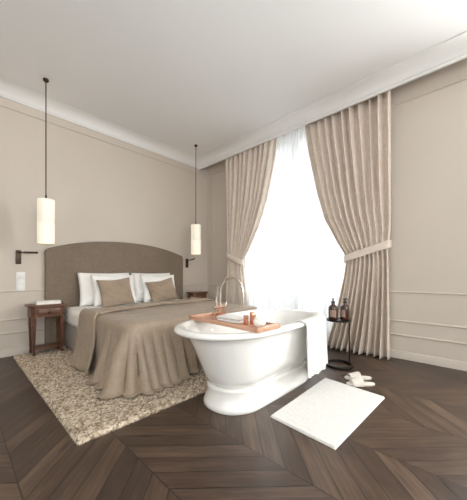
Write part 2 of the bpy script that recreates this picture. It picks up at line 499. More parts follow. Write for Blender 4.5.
# throw
def throw_geo():
    xl, xr, yf, yh, rc, zt = 1.07, 2.95, 2.305, 3.40, .10, .592
    P = []
    def seg(p, q, n, nrm):
        for i in range(n):
            t = i/n; P.append((lerp(p[0], q[0], t), lerp(p[1], q[1], t), nrm[0], nrm[1]))
    seg((xl, yh), (xl, yf+rc), 70, (-1, 0))
    for i in range(40):
        a = PI+i/40*PI/2; P.append((xl+rc+rc*math.cos(a), yf+rc+rc*math.sin(a), math.cos(a), math.sin(a)))
    seg((xl+rc, yf), (xr-rc, yf), 130, (0, -1))
    for i in range(40):
        a = 1.5*PI+i/40*PI/2; P.append((xr-rc+rc*math.cos(a), yf+rc+rc*math.sin(a), math.cos(a), math.sin(a)))
    seg((xr, yf+rc), (xr, yh), 70, (1, 0)); P.append((xr, yh, 1, 0))
    m = len(P); xm = (xl+xr)/2
    rnd = random.Random(3)
    # fold phase along the outline
    S = [0.0]
    for i in range(1, m):
        x, y, nx, ny = P[i]; x2, y2, nx2, ny2 = P[i-1]
        S.append(S[-1]+math.hypot(x-x2, y-y2)+.22*math.hypot(nx-nx2, ny-ny2))
    def wave(s):
        p = s*22+1.9*math.sin(s*3.1+.4)+1.1*math.sin(s*7.3+1)
        a = abs(math.sin(p))**.75*2-1.05
        b = abs(math.sin(p*.43+.8))**.8*2-1
        return (.75*a+.5*b)*(.72+.38*math.sin(s*5.3+2.0))
    # fold creases start at different heights
    rows = []
    K = 9
    for k in range(K+1):        # top, from the spine outwards
        q = k/K; row = []
        for x, y, nx, ny in P:
            ty = max(y, yf+.55)
            xx, yy = lerp(xm, x, q), lerp(ty, y, q)
            ex = nx*(-.03)*q; ey = ny*(-.03)*q
            z = zt + .003*math.sin(xx*9+yy*4)+.0025*math.sin(yy*23+xx*5)
            row.append((xx+ex, yy+ey, z))
        rows.append(row)
    H = 26
    for h in range(1, H+1):
        q = h/H; row = []
        for i, (x, y, nx, ny) in enumerate(P):
            s = S[i]
            left = sstep((y-2.62)/.35) if nx < -.9 else 0.
            corner = max(0., 1-abs(s-1.62)/.55)
            amp = lerp((.058 if x > 1.6 else .066)+.022*corner, .006, left)
            flare = lerp((.13 if x < 1.6 else .05)+.07*corner, .03, left)
            if q < .12:
                a = q/.12*PI/2; off = -.03+.042*math.sin(a); z = zt-.042*(1-math.cos(a))
            else:
                t = (q-.12)/.88
                z = lerp(zt-.042, .044, min(1, t*1.06))
                off = .012+flare*t**1.25+amp*wave(s)*sstep(t*(1.7+.6*math.sin(s*8.3)))*(.65+.35*t)
                if t > .94: off += (t-.94)/.06*.035
                off = max(off, .012)
            row.append((x+nx*off, y+ny*off, z))
        rows.append(row)
    V = [v for r in rows for v in r]
    Fc = grid_faces(len(rows), m)
    bm = bmesh.new(); vs = [bm.verts.new(v) for v in V]
    for f in Fc: bm.faces.new([vs[i] for i in f])
    bmesh.ops.remove_doubles(bm, verts=bm.verts, dist=.0015)
    return bm
thr = bmo('throw_blanket', throw_geo(), M['throw'], None, True, None)
solid(thr, .008, 1)
tag(thr, 'taupe velvety throw draped over the foot of the bed down to the rug', 'blanket')
# folded-back upper end of the throw
def band_geo():
    prof = []   # (x, z, sideweight) across the bed
    for i in range(14):
        t = i/13; prof.append((1.030-.105*(1-t)**1.2, lerp(.05, .55, t), 1-t, -1))
    for i in range(1, 6):
        a = i/5*PI/2; prof.append((1.030+.062*(1-math.cos(a)), .55+.080*math.sin(a), 0, -1))
    for i in range(1, 60):
        prof.append((lerp(1.092, 2.928, i/60), .630, 0, 0))
    for i in range(0, 6):
        a = i/5*PI/2; prof.append((2.928+.05*math.sin(a), .55+.080*math.cos(a), 0, 1))
    for i in range(1, 14):
        t = i/13; prof.append((2.978+.075*t**1.3, lerp(.55, .06, t), t, 1))
    rows = []
    NV = 30
    for x, z, w, sd in prof:
        yf = interp(x, (.96, 1.05, 1.25, 2.0, 2.9, 3.0), (2.92, 3.03, 3.14, 3.34, 3.30, 3.25)) - .03*w
        yh = interp(x, (.92, 1.05, 1.3, 1.6, 1.9, 2.6, 3.0), (3.42, 3.46, 3.56, 3.70, 3.80, 3.82, 3.82))
        row = []
        for j in range(NV):
            t = j/(NV-1); y = lerp(yf, yh, t)
            rip = .02*w*math.sin(y*16+.5) + .012*w*math.sin(y*31)
            dz = .004*math.sin(x*7+y*13)*(1-w) if sd == 0 else 0
            edge = -.012*max(0, 1-t*14) - .030*sstep((y-3.36)/.12)
            row.append((x+sd*(rip-.012*max(0, 1-t*14) if sd else 0), y, z+dz+(edge if sd == 0 else 0)))
        rows.append(row)
    V = [v for r in rows for v in r]
    bm = bmesh.new(); vs = [bm.verts.new(v) for v in V]
    for f in grid_faces(len(rows), NV): bm.faces.new([vs[i] for i in f])
    return bm
band = bmo('folded_edge', band_geo(), M['throw'], thr, True, None)
solid(band, .028, 0)
bv = band.modifiers.new('round', 'BEVEL'); bv.width = .006; bv.segments = 2; bv.limit_method = 'ANGLE'

# pillows
def pillow_mesh(name, w, h, t, mat, seed=0, dent=.0, pinch=.06):
    r = random.Random(seed); N = 27; V = []; ph = [r.uniform(0, 6) for _ in range(6)]
    for side in (1, -1):
        for i in range(N):
            for j in range(N):
                u = -1+2*i/(N-1); v = -1+2*j/(N-1)
                pu = u*(1-pinch*(1-abs(v)**2)*abs(u)**3*0.9); pv = v*(1-pinch*(1-abs(u)**2)*abs(v)**3*0.9)
                e = max(0, (1-abs(u)**2.6))*max(0, (1-abs(v)**2.6))
                th = t/2*e**.5
                wr = .012*math.sin(u*5+ph[0]+v*3)*e + .008*math.sin(v*9+ph[1]-u*4)*e + .006*math.sin((u+v)*13+ph[2])*e
                th = th + wr*(t/.16)
                if dent and v > 0: th *= 1-dent*math.exp(-(u/.35)**2)*v
                pv2 = pv - (dent*.35*math.exp(-(u/.4)**2)*max(0, v)**3 if dent else 0)
                V.append((pu*w/2, -side*max(th, .0015), pv2*h/2))
    n = N*N
    Fc = [(a, d, c, b) for a, b, c, d in grid_faces(N, N)] + grid_faces(N, N, n)
    bm = bmesh.new(); vs = [bm.verts.new(p) for p in V]
    for f in Fc: bm.faces.new([vs[i] for i in f])
    # weld the border
    for i in range(N):
        for j in range(N):
            if i in (0, N-1) or j in (0, N-1):
                a, b = vs[i*N+j], vs[n+i*N+j]; a.co.y = b.co.y = 0
    bmesh.ops.remove_doubles(bm, verts=bm.verts, dist=.0005)
    return bmo(name, bm, mat, None, True, None)

def place_pillow(o, x, y, zb, h, lean, rz=0, roll=0):
    """bottom edge at height zb, leaning back by lean radians"""
    o.rotation_mode = 'XYZ'
    o.rotation_euler = (-lean, roll, rz)
    o.location = (x, y+math.sin(lean)*h/2, zb+math.cos(lean)*h/2)
    return o
def pillow(x, y, w, h, t, lean, rz, label, seed, name='pillow', mat=None, cat='pillow', group='white bed pillows', dent=0., roll=0, pinch=.06):
    o = pillow_mesh(name, w, h, t, mat or M['pillow'], seed, dent, pinch)
    place_pillow(o, x, y, .583, h, lean, rz, roll)
    tag(o, label, cat, group); return o
pillow(1.63, 4.19, .78, .50, .16, .20, 0, 'white pillow propped against the headboard, rearmost on the nightstand side', 1)
pillow(1.70, 4.03, .66, .47, .17, .26, .04, 'white pillow between the rear pillow and the upright taupe cushion near the visible nightstand', 2)
pillow(2.42, 4.19, .76, .50, .16, .20, 0, 'white pillow propped against the headboard, rearmost on the window side', 3)
pillow(2.46, 4.03, .64, .47, .17, .26, -.04, 'white pillow just behind the tilted taupe cushion on the window side', 4)
pillow(1.66, 3.88, .50, .42, .15, .30, .05, 'taupe cushion standing upright on the bed half nearer the visible nightstand', 5, 'cushion', M['cushion'], 'cushion', 'taupe bed cushions', .10, -.07, .10)
pillow(2.44, 3.90, .50, .40, .15, .36, -.10, 'dented taupe cushion tilted back on the window side of the bed', 6, 'cushion', M['cushion'], 'cushion', 'taupe bed cushions', .14, -.16, .10)

# ------------------------------------------------------------------ rug
def rug():
    x0, x1, y0, y1, st = .525, 3.00, 1.81, 4.30, .0065
    nx, ny = int((x1-x0)/st), int((y1-y0)/st)
    xs = np.linspace(x0, x1, nx); ys = np.linspace(y0, y1, ny)
    X, Y = np.meshgrid(xs, ys, indexing='ij')
    rs = np.random.RandomState(5); cell = .019
    gx, gy = int((x1-x0)/cell)+3, int((y1-y0)/cell)+3
    jx = (np.arange(gx)[:, None]+rs.rand(gx, gy))*cell + x0-cell
    jy = (np.arange(gy)[None, :]+rs.rand(gx, gy))*cell + y0-cell
    amp = .6+.6*rs.rand(gx, gy)
    ci = ((X-x0)/cell+1).astype(int); cj = ((Y-y0)/cell+1).astype(int)
    best = np.full(X.shape, 9.); ba = np.ones(X.shape)
    for di in (-1, 0, 1):
        for dj in (-1, 0, 1):
            a = np.clip(ci+di, 0, gx-1); b = np.clip(cj+dj, 0, gy-1)
            d = np.hypot(X-jx[a, b], Y-jy[a, b])
            m = d < best; best = np.where(m, d, best); ba = np.where(m, amp[a, b], ba)
    bumpv = np.sqrt(np.clip(1-(best/(cell*.75))**2, 0, 1))*ba
    Z = .012+.017*bumpv
    # rounded border, lower under furniture
    edge = np.minimum(np.minimum(X-x0, x1-X), np.minimum(Y-y0, y1-Y))
    Z *= np.clip(edge/.02, 0, 1)**.5
    jag = .006*(rs.rand(*X.shape)-.5)
    X2 = X+jag; Y2 = Y+.006*(rs.rand(*X.shape)-.5)
    V = np.stack([X2, Y2, Z+.004], -1).reshape(-1, 3)
    n0 = len(V)
    Fc = [(f[0], f[3], f[2], f[1]) for f in grid_faces(nx, ny)]
    Vl = V.tolist()
    # closed underside
    border = [i*ny for i in range(nx)] + [(nx-1)*ny+j for j in range(1, ny)] + [i*ny+ny-1 for i in range(nx-2, -1, -1)] + [j for j in range(ny-2, 0, -1)]
    lo = []
    for b in border:
        p = Vl[b]; lo.append(len(Vl)); Vl.append([p[0], p[1], .0005])
    k = len(border)
    for i in range(k):
        Fc.append((border[i], border[(i+1) % k], lo[(i+1) % k], lo[i]))
    return mesh('rug', Vl, Fc, M['rug'], None, True, None)
tag(rug(), 'chunky cream and beige looped wool rug under the bed', 'rug')

# ------------------------------------------------------------------ nightstands
def nightstand(x0, x1, y0, y1, h, label):
    t = tag(empty('nightstand', ((x0+x1)/2, (y0+y1)/2, 0)), label, 'nightstand', 'wooden nightstands')
    cx, cy = (x0+x1)/2, (y0+y1)/2; a, b = (x1-x0)/2, (y1-y0)/2
    def oc(a_, b_, ch): return [(-a_+ch, -b_), (a_-ch, -b_), (a_, -b_+ch), (a_, b_), (-a_, b_), (-a_, -b_+ch)]
    V, Fc = loft([[(x, y, z) for x, y in oc(a-i, b-i, .045)] for z, i in ((h-.03, .008), (h-.024, 0), (h-.006, 0), (h, .006))])
    bm = bmesh.new(); vs = [bm.verts.new(p) for p in V]
    for f in Fc: bm.faces.new([vs[i] for i in f])
    bmo('tabletop', bm, M['mahog_x'], t, True, 30)
    ah = .125
    V, Fc = loft([[(x, y, z) for x, y in oc(a-.03, b-.022, .04)] for z in (h-.03-ah, h-.03)])
    bm = bmesh.new(); vs = [bm.verts.new(p) for p in V]
    for f in Fc: bm.faces.new([vs[i] for i in f])
    bmo('apron', bm, M['mahog_x'], t, True, 30)
    dr = box('drawer', -a+.10, a-.10, -b+.008, -b+.03, h-.03-ah+.022, h-.048, M['mahog_x'], t, .004)
    k = lathe('knob', [(0.001, .0), (.006, .0), (.006, .012), (.013, .016), (.014, .022), (.008, .028), (.001, .029)], M['bronze'], dr, 16)
    k.rotation_euler = (PI/2, 0, 0); k.location = (0, -b+.010, h-.03-ah/2)
    for sx in (-1, 1):
        for sy in (-1, 1):
            lx, ly = sx*(a-.058), sy*(b-.05)
            rg = []
            for z, s in ((.034, .013), (.05, .0165), (.056, .0165), (.062, .0125), (h-.26, .021), (h-.255, .025), (h-.235, .025), (h-.23, .021), (h-.03-ah+.002, .024)):
                rg.append([(lx-s, ly-s, z), (lx+s, ly-s, z), (lx+s, ly+s, z), (lx-s, ly+s, z)])
            V, Fc = loft(rg); o = mesh('leg', V, Fc, M['mahog_z'], t, True, 20)
    box('stretcher', -a+.06, a-.06, -b+.045, b-.045, .095, .12, M['mahog_x'], t, .004)
    return t
nightstand(.640, 1.060, 4.035, 4.315, .66, 'reddish brown wooden nightstand with one drawer under the light switches, white book on it')
nightstand(3.185, 3.585, 4.06, 4.31, .695, 'reddish brown wooden nightstand partly hidden behind the bed, in the window corner')

bk = tag(empty('book', (.865, 4.175, .661), -.03), 'white hardback book lying on the nightstand beside the headboard', 'book')
bm = bmesh.new(); add_box(bm, -.135, .135, -.085, .085, 0, .005, .002); add_box(bm, -.135, .135, -.085, .085, .036, .041, .002); add_box(bm, -.135, .135, .081, .086, 0, .041, .002)
bmo('cover', bm, M['plastic_white'], bk)
box('pages', -.130, .130, -.080, .082, .005, .036, M['paper'], bk, 0)

# ------------------------------------------------------------------ pendants
def pendant(x, y, zb, zt, r, label):
    t = tag(empty('pendant_lamp', (x, y, ZC)), label, 'pendant lamp', 'bedside pendant lamps')
    lathe('canopy', [(.001, -.001), (.03, -.001), (.03, -.02), (.022, -.03), (.006, -.036), (.001, -.036)], M['bronze'], t, 20)
    tube('cord', [(0, 0, -.03), (0, 0, zt-ZC+.05)], .006, M['bronze'], t, 8)
    lathe('socket', [(.001, zt-ZC+.055), (.010, zt-ZC+.055), (.012, zt-ZC+.0), (.012, zt-ZC-.03), (.001, zt-ZC-.03)], M['bronze'], t, 16)
    n = 96; rings = []
    zm = lerp(zb, zt, .48)
    H = [zt-.012, zt, zt, zm+.006, zm+.003, zm-.003, zm-.006, zb, zb, zb+.012]
    R = [r-.012, r-.008, r, r, r-.005, r-.005, r, r, r-.008, r-.012]
    def ring(rr, z): return [(rr*math.cos(2*PI*i/n)*(1+.006*(-1)**i), rr*math.sin(2*PI*i/n)*(1+.006*(-1)**i), z) for i in range(n)]
    V, Fc = loft([ring(rr, z) for rr, z in zip(R, H)], False, False)
    # local origin in the shade's axis so pleats follow it
    sh = mesh('lamp_shade', [(a, b, c-ZC) for a, b, c in V], Fc, M['shade'], t, True, 60)
    # wire spider ring at top carrying the shade
    pts = [((r-.01)*math.cos(2*PI*i/32), (r-.01)*math.sin(2*PI*i/32), zt-ZC-.006) for i in range(32)]
    tube('ring', pts, .004, M['bronze'], sh, 6, True)
    bm = bmesh.new()
    for k in range(3):
        a = k*2*PI/3
        Vt, Ft = tube_geo([(0, 0, zt-ZC-.006), ((r-.01)*math.cos(a), (r-.01)*math.sin(a), zt-ZC-.006)], .003, 6)
        vs = [bm.verts.new(v) for v in Vt]
        for f in Ft: bm.faces.new([vs[i] for i in f])
    bmo('spider', bm, M['bronze'], sh)
    L = bpy.data.lights.new('bulb', 'POINT'); L.energy = BULB; L.color = (1, .82, .62); L.shadow_soft_size = .04
    lo = link(bpy.data.objects.new('bulb', L), t); lo.location = (0, 0, (zb+zt)/2-ZC)
    return t
BULB = 2
pendant(.78, 3.86, 1.425, 1.945, .088, 'cylindrical white pendant lamp hanging left of the headboard above the book')
pendant(3.06, 3.85, 1.41, 1.945, .088, 'cylindrical white pendant lamp hanging at the window side of the headboard')

# wall reading lights
def reading_light(x, label, s=1, alen=.145, ang=0.0):
    t = tag(empty('reading_lamp', (x, WY, 1.27)), label, 'wall lamp', 'wall reading lamps')
    box('wall_plate', -.028, .028, -.022, .004, -.09, .09, M['bronze'], t, .003)
    tube('arm', [(0, -.02, .062), (0, -.05, .062), (.012, -.06, .062), (.05, -.064, .063)], .008, M['bronze'], t, 10)
    hd = tube('lamp_head', [(.045, -.064, .063), (.05+alen, -.07, .066+ang)], [.012, .013], M['bronze'], t, 14)
    return t
reading_light(.595, 'slim bronze wall reading lamp above the white light switch panel')
reading_light(3.285, 'slim bronze wall reading lamp on the window side of the headboard', alen=.10, ang=.03)

# switch panel
sw = tag(empty('light_switch', (.617, WY, .95)), 'tall white light switch panel on the beige wall beside the nightstand', 'light switch')
box('plate', -.047, .047, -.012, 0, -.125, .125, M['plastic_white'], sw, .004)
for i in range(3):
    box('rocker', -.036, .036, -.017, -.011, -.113+i*.077, -.113+i*.077+.070, M['plastic_white'], sw, .003)

# ------------------------------------------------------------------ curtains
def curtain(name_label, outer, inner, nf, seed, x0=3.70, sgn=1):
    """outer/inner: lists (z, y). folds run between the two boundaries"""
    zs = np.linspace(3.37, .012, 90); r = random.Random(seed); NS = nf*16+1
    jit = [r.uniform(-.25, .25) for _ in range(nf+2)]; am = [r.uniform(.75, 1.25) for _ in range(nf+2)]
    rows = []
    oz = [p[0] for p in outer][::-1]; oy = [p[1] for p in outer][::-1]
    iz = [p[0] for p in inner][::-1]; iy = [p[1] for p in inner][::-1]
    for z in zs:
        yo = interp(z, oz, oy); yi = interp(z, iz, iy)
        wid = abs(yi-yo)
        row = []
        A = interp(z, (0, .5, 1.2, 1.45, 2.2, 3.3), (.072, .062, .038, .036, .056, .055))
        for k in range(NS):
            s = k/(NS-1); f = s*nf; i = int(min(f, nf-1e-6)); q = f
            phase = 2*PI*(q+jit[i]*(f-i)*(1-(f-i))*2)
            w = math.sin(phase); w2 = math.copysign(abs(w)**.8, w)
            aa = lerp(am[i], am[i+1], f-i)
            x = x0 - A*aa*w2 - .012*math.sin(q*1.7+z*2.1)
            # folds sway with height
            y = lerp(yo, yi, s) + .012*math.cos(phase)*min(1, wid) + .010*math.sin(z*2.3+q*2.0)*s
            if z < .25: x -= (.25-z)*.10*(.6+.4*math.sin(q*2.2+seed)); 
            row.append((min(x, WX-.065), y, z))
        rows.append(row)
    o = mesh('curtain', [v for rw in rows for v in rw], grid_faces(len(rows), NS), M['curtain'], None, True, None)
    solid(o, .006, 0)
    tag(o, name_label, 'curtain', 'beige drapes')
    return o
R_out = [(3.4, .84), (1.6, .85), (1.35, .88), (1.1, .87), (0, .85)]
R_in = [(3.4, 2.01), (3.36, 2.005), (2.99, 1.955), (2.67, 1.89), (2.21, 1.796), (1.83, 1.689), (1.5, 1.52), (1.30, 1.40), (1.24, 1.385), (1.0, 1.42), (.5, 1.52), (0, 1.66)]
cr = curtain('beige linen curtain tied back beside the bath, behind the black side table', R_out, R_in, 10, 11)
L_out = [(3.4, 3.70), (1.6, 3.66), (1.35, 3.63), (1.1, 3.65), (0, 3.69)]
L_in = [(3.4, 2.50), (3.31, 2.513), (2.87, 2.593), (2.31, 2.737), (1.91, 2.91), (1.57, 3.093), (1.36, 3.24), (1.27, 3.29), (1.1, 3.27), (.6, 3.20), (0, 3.10)]
cl = curtain('beige linen curtain tied back near the room corner beyond the bed', L_out, L_in, 10, 23)

def tieback(cy, half, zc, slope, label, wall_y, w=.095):
    """band looped round the gathered curtain; z rises with slope*(y-cy)"""
    N = 72; V = []
    for i in range(N):
        t = 2*PI*i/N
        y = cy+half*math.copysign(abs(math.cos(t))**.7, math.cos(t)); x = 3.687+.066*math.copysign(abs(math.sin(t))**.8, math.sin(t))
        z = zc+slope*(y-cy)-.012*math.sin(t*1)*0
        for k in range(5):
            q = -.5+k/4
            V.append((x+math.copysign(.003*(1-4*q*q), math.sin(t)), y, z+q*w))
    Fc = [(i*5+k, ((i+1) % N)*5+k, ((i+1) % N)*5+k+1, i*5+k+1) for i in range(N) for k in range(4)]
    o = mesh('curtain_tieback', V, Fc, M['curtain'], None, True, None)
    solid(o, .008, 1)
    bv = o.modifiers.new('round', 'BEVEL'); bv.width = .003; bv.segments = 2; bv.limit_method = 'ANGLE'
    tag(o, label, 'tieback', 'curtain tiebacks')
    # wall hook
    y0 = wall_y; z0 = zc+slope*(y0-cy)
    tube('hook', [(WX, y0, z0), (WX-.05, y0, z0), (3.75, y0, z0)], .006, M['bronze'], o, 8)
    return o
tieback(1.128, .285, 1.335, -.30, 'linen tieback band around the curtain beside the bath', .95)
tieback(3.455, .205, 1.34, .40, 'linen tieback band around the curtain near the room corner', 3.60)

# sheer
def sheer():
    ys = np.linspace(1.02, 3.66, 560); zs = np.linspace(3.37, .012, 30); rows = []
    for z in zs:
        row = []
        for y in ys:
            a = .012+.008*(3.4-z)/3.4
            x = 3.80+a*math.sin(y*58+2.2*math.sin(y*3.1)+.15*math.sin(z*2))+.5*a*math.sin(y*23+1)
            row.append((min(x, WX-.008), y, z))
        rows.append(row)
    o = mesh('sheer_curtain', [v for r in rows for v in r], grid_faces(len(rows), len(ys)), M['sheer'], None, True, None)
    return tag(o, 'sheer white voile curtain glowing across the whole window', 'sheer curtain')
sheer()

# ------------------------------------------------------------------ bathtub
TX, TY = 1.98, 1.53
tub = tag(empty('bathtub', (TX, TY, 0)), 'white freestanding bathtub with rolled rim on a plinth', 'bathtub')
def intub(o):
    o.parent = tub; o.matrix_parent_inverse = Matrix.Translation((-TX, -TY, 0)); return o
def ringset(tab, N=128): return [superring(*r, N=N, w=.75 if r[5] < .2 else lerp(.75, .45, min(1, (r[5]-.2)/.35))) for r in tab]
# x0 x1 y0 y1 n z
pl = [(1.375, 2.655, 1.275, 1.790, 3.0, .0), (1.370, 2.66, 1.270, 1.795, 3.0, .006), (1.370, 2.66, 1.270, 1.795, 3.0, .03), (1.378, 2.652, 1.277, 1.788, 3.0, .045),
      (1.395, 2.636, 1.290, 1.776, 3.0, .085), (1.405, 2.628, 1.298, 1.770, 3.0, .125), (1.40, 2.632, 1.292, 1.775, 3.0, .148), (1.40, 2.632, 1.292, 1.775, 3.0, .158), (1.412, 2.62, 1.305, 1.765, 3.0, .170), (1.44, 2.59, 1.33, 1.74, 3.0, .172)]
pl = [(r[0], r[1]-.05)+r[2:] for r in pl]
V, Fc = loft(ringset(pl)); intub(mesh('plinth', V, Fc, M['enamel'], None, True, 45))
bd = [(1.46, 2.58, 1.345, 1.725, 3.0, .165), (1.425, 2.615, 1.315, 1.755, 3.0, .172), (1.41, 2.63, 1.300, 1.775, 3.0, .185), (1.385, 2.655, 1.275, 1.80, 2.9, .23),
      (1.345, 2.69, 1.235, 1.835, 2.8, .32), (1.295, 2.74, 1.200, 1.865, 2.7, .42), (1.25, 2.78, 1.175, 1.885, 2.6, .50), (1.225, 2.80, 1.165, 1.895, 2.5, .545),
      (1.20, 2.815, 1.155, 1.905, 2.4, .556), (1.135, 2.86, 1.115, 1.945, 2.4, .560), (1.115, 2.880, 1.100, 1.960, 2.4, .568), (1.108, 2.888, 1.094, 1.966, 2.4, .580), (1.115, 2.880, 1.100, 1.960, 2.4, .594), (1.135, 2.860, 1.118, 1.942, 2.4, .602),
      (1.165, 2.83, 1.142, 1.918, 2.4, .603), (1.19, 2.805, 1.162, 1.898, 2.4, .597), (1.21, 2.79, 1.178, 1.882, 2.4, .580),
      (1.25, 2.76, 1.20, 1.860, 2.4, .52), (1.33, 2.69, 1.24, 1.82, 2.4, .38), (1.42, 2.60, 1.29, 1.77, 2.5, .26), (1.50, 2.53, 1.34, 1.72, 2.5, .215), (1.62, 2.42, 1.40, 1.66, 2.5, .200)]
bd = [(x0+.03*max(0, min(1, (z-.25)/.3)), x1-.05-.02*max(0, min(1, (z-.25)/.3)), y0+.034*max(0, min(1, (z-.25)/.3)), y1+.05*max(0, min(1, (z-.25)/.3)), n, .172+(z-.172)*1.077 if z > .172 else z) for x0, x1, y0, y1, n, z in bd]
V, Fc = loft(ringset(bd)); intub(mesh('basin', V, Fc, M['enamel'], None, True, 60))
# overflow cap on the inside of the far end wall and the drain
ov = lathe('overflow', [(.001, 0), (.03, 0), (.03, .006), (.022, .010), (.001, .011)], M['chrome'], None, 24)
ov.location = (1.70, 1.892, .50); ov.rotation_euler = (PI/2-.1, 0, 0); intub(ov)
dn = lathe('drain', [(.001, 0), (.03, 0), (.03, .004), (.001, .006)], M['chrome'], None, 24)
dn.location = (2.0, 1.53, .2005); intub(dn)

# tub filler standing on the floor behind the bath
ft = tag(empty('bath_faucet', (1.98, 2.075, 0)), 'polished floor-standing bath tap with tall arched spout behind the bath', 'faucet')
lathe('floor_plate', [(.001, .036), (.045, .036), (.045, .044), (.02, .05), (.001, .05)], M['chrome'], ft, 24)
# arch towards the tub
R_ = .155; pts = [(0, 0, .04), (0, 0, .3), (0, 0, .6), (0, 0, .86)]
for i in range(1, 21):
    a = PI-i/20*PI; pts.append((.02*i/20, -R_-R_*math.cos(a), .86+R_*math.sin(a)))
pts += [(.02, -2*R_, .80), (.02, -2*R_, .735)]
tube('spout', pts,  .0125, M['chrome'], ft, 14)
tube('riser', [(-.055, .0, .66), (-.055, 0, .84)], .011, M['chrome'], ft, 12)
tube('hand_shower', [(-.055, -.005, .80), (-.055, -.012, .88), (-.055, -.02, .93)], [.012, .012, .016], M['chrome'], ft, 12)
tube('mixer_bar', [(-.10, 0, .70), (.06, 0, .70)], .016, M['chrome'], ft, 12)
tube('lever', [(.06, 0, .70), (.075, -.01, .705), (.085, -.01, .75)], [.012, .01, .006], M['chrome'], ft, 10)

# tray across the tub
tr = tag(empty('bath_tray', (1.612, 1.565, .637), -.04), 'copper brown wooden tray laid across the rim of the bath', 'tray')
box('board', -.125, .125, -.40, .40, .0, .014, M['copper_wood'], tr, .004)
for sx in (-1, 1):
    box('rail', sx*.125-.008, sx*.125+.008, -.40, .40, .0, .030, M['copper_wood'], tr, .003)
for sy in (-1, 1):
    box('end_bar', -.135, .135, sy*.40-.016, sy*.40+.016, .0, .036, M['copper_wood'], tr, .004)
ZT = .6515
def item(name, x, y, label, cat, group=None, z=ZT): return tag(empty(name, (x, y, z)), label, cat, group)
g = item('candle_glass', 1.672, 1.75, 'rose tinted glass tumbler with copper candle on the far end of the bath tray', 'candle')
lathe('tumbler', [(.001, 0), (.044, 0), (.050, .008), (.052, .11), (.050, .112), (.047, .11), (.046, .012), (.001, .010)], M['pink_glass'], g, 32)
lathe('candle', [(.001, .011), (.034, .011), (.034, .04), (.028, .045), (.001, .043)], M['wax'], g, 28)
tube('wick', [(0, 0, .042), (.001, 0, .058)], .0015, M['black_metal'], g, 6)

# folded towel on tray
def folded(name, w, d, layers, th, mat):
    bm = bmesh.new()
    for k in range(layers):
        e = .006*math.sin(k*2.1)
        add_box(bm, -w/2+e, w/2+e*.5, -d/2-e, d/2+e, k*th, (k+1)*th-.001, th*.42, 3)
    return bmo(name, bm, mat)
ftw = folded('folded_towel', .16, .25, 2, .022, M['towel']); ftw.location = (1.640, 1.555, ZT); ftw.rotation_euler = (0, 0, .05)
tag(ftw, 'small white towel folded on the middle of the bath tray', 'towel')
def canister(x, y, h, r, label):
    t = item('canister', x, y, label, 'canister', 'copper canisters on the bath tray')
    lathe('body', [(.001, 0), (r, 0), (r, h*.72), (r-.002, h*.74), (.001, h*.74)], M['copper'], t, 28)
    lathe('lid', [(.001, h*.745), (r+.001, h*.745), (r+.001, h*.95), (r-.003, h), (.001, h)], M['copper'], t, 28)
canister(1.585, 1.37, .075, .019, 'shorter copper canister on the bath tray, next to the folded towel')
canister(1.640, 1.345, .098, .024, 'taller copper canister on the bath tray, beside the white sponge')
sp = item('sponge', 1.610, 1.255, 'round white bath sponge at the near end of the bath tray', 'sponge', z=ZT)
def blob(name, rx, ry, rz, mat, parent, seed=1):
    bm = bmesh.new(); bmesh.ops.create_icosphere(bm, subdivisions=4, radius=1)
    r = random.Random(seed)
    for v in bm.verts:
        p = v.co.copy(); k = 1+.05*math.sin(p.x*7+p.y*5)+.05*math.sin(p.z*9-p.y*6)+.03*math.sin(p.x*17+p.z*13)
        v.co = (p.x*rx*k, p.y*ry*k, max(p.z*rz*k, -rz*.85)+rz*.85)
    return bmo(name, bm, mat, parent, True, None)
blob('sponge_body', .048, .045, .042, M['soap'], sp)
tube('hanging_loop', [(.05, 0, .04), (.065, .004, .055), (.075, 0, .04), (.07, -.004, .02), (.052, 0, .03)], .0025, M['paper'], sp, 6)

# towel over the rim
def rim_towel():
    # outline of the rim at the near right shoulder
    ring = superring(1.138, 2.818, 1.128, 2.016, 2.4, 0, N=2000, w=.45)
    cand = [(x, y) for x, y, z in ring if y < 1.53 and x > 1.9]
    cand.sort(key=lambda p: (p[0], p[1]))
    # arc-length
    P = [Vector(c) for c in cand]; S = [0.]
    for a, b in zip(P, P[1:]): S.append(S[-1]+(b-a).length)
    tot = S[-1]
    def at(s):
        i = min(np.searchsorted(S, s), len(P)-2); i = max(i, 1)
        p = P[i]; t = (P[i+1]-P[i-1]).normalized(); return p, Vector((t.y, -t.x))
    s0, s1 = TOWEL; n = 60
    prof = [(-.125, .44), (-.118, .50), (-.108, .56), (-.095, .592), (-.07, .607), (-.04, .6105), (-.012, .606), (.006, .595), (.016, .575), (.019, .54), (.018, .48), (.02, .40), (.022, .32), (.025, .24), (.026, .205), (.027, .172)]
    # densify
    pr = []
    for (a, b), (c, d) in zip(prof, prof[1:]):
        for q in range(3): pr.append((lerp(a, c, q/3), lerp(b, d, q/3)))
    pr.append(prof[-1])
    rows = []
    for k in range(n):
        t = k/(n-1); p, nr = at(lerp(s0, s1, t))
        row = []
        for m, (o, z) in enumerate(pr):
            hang = max(0, (.57-z)/.47) if o > 0 else 0
            rp = (.3+.7*hang)*(.008*math.sin(t*27+.4)+.006*math.sin(t*53)) if o > 0 else 0
            zz = z - (.018*math.sin(t*3.0)*hang)
            q = p+nr*(o+.006+rp); zz = .172+(zz-.172)*1.077 if zz > .172 else zz
            # the hanging part pulls in to nearly vertical sides
            row.append((q.x, q.y, zz))
        rows.append(row)
    o = mesh('bath_towel', [v for r in rows for v in r], grid_faces(n, len(pr)), M['towel'], None, True, None)
    solid(o, .010, 0)
    bv = o.modifiers.new('round', 'BEVEL'); bv.width = .004; bv.segments = 2; bv.limit_method = 'ANGLE'
    return tag(o, 'long white towel hanging over the bath rim near the side table', 'towel')
TOWEL = (.16, .84)
rim_towel()

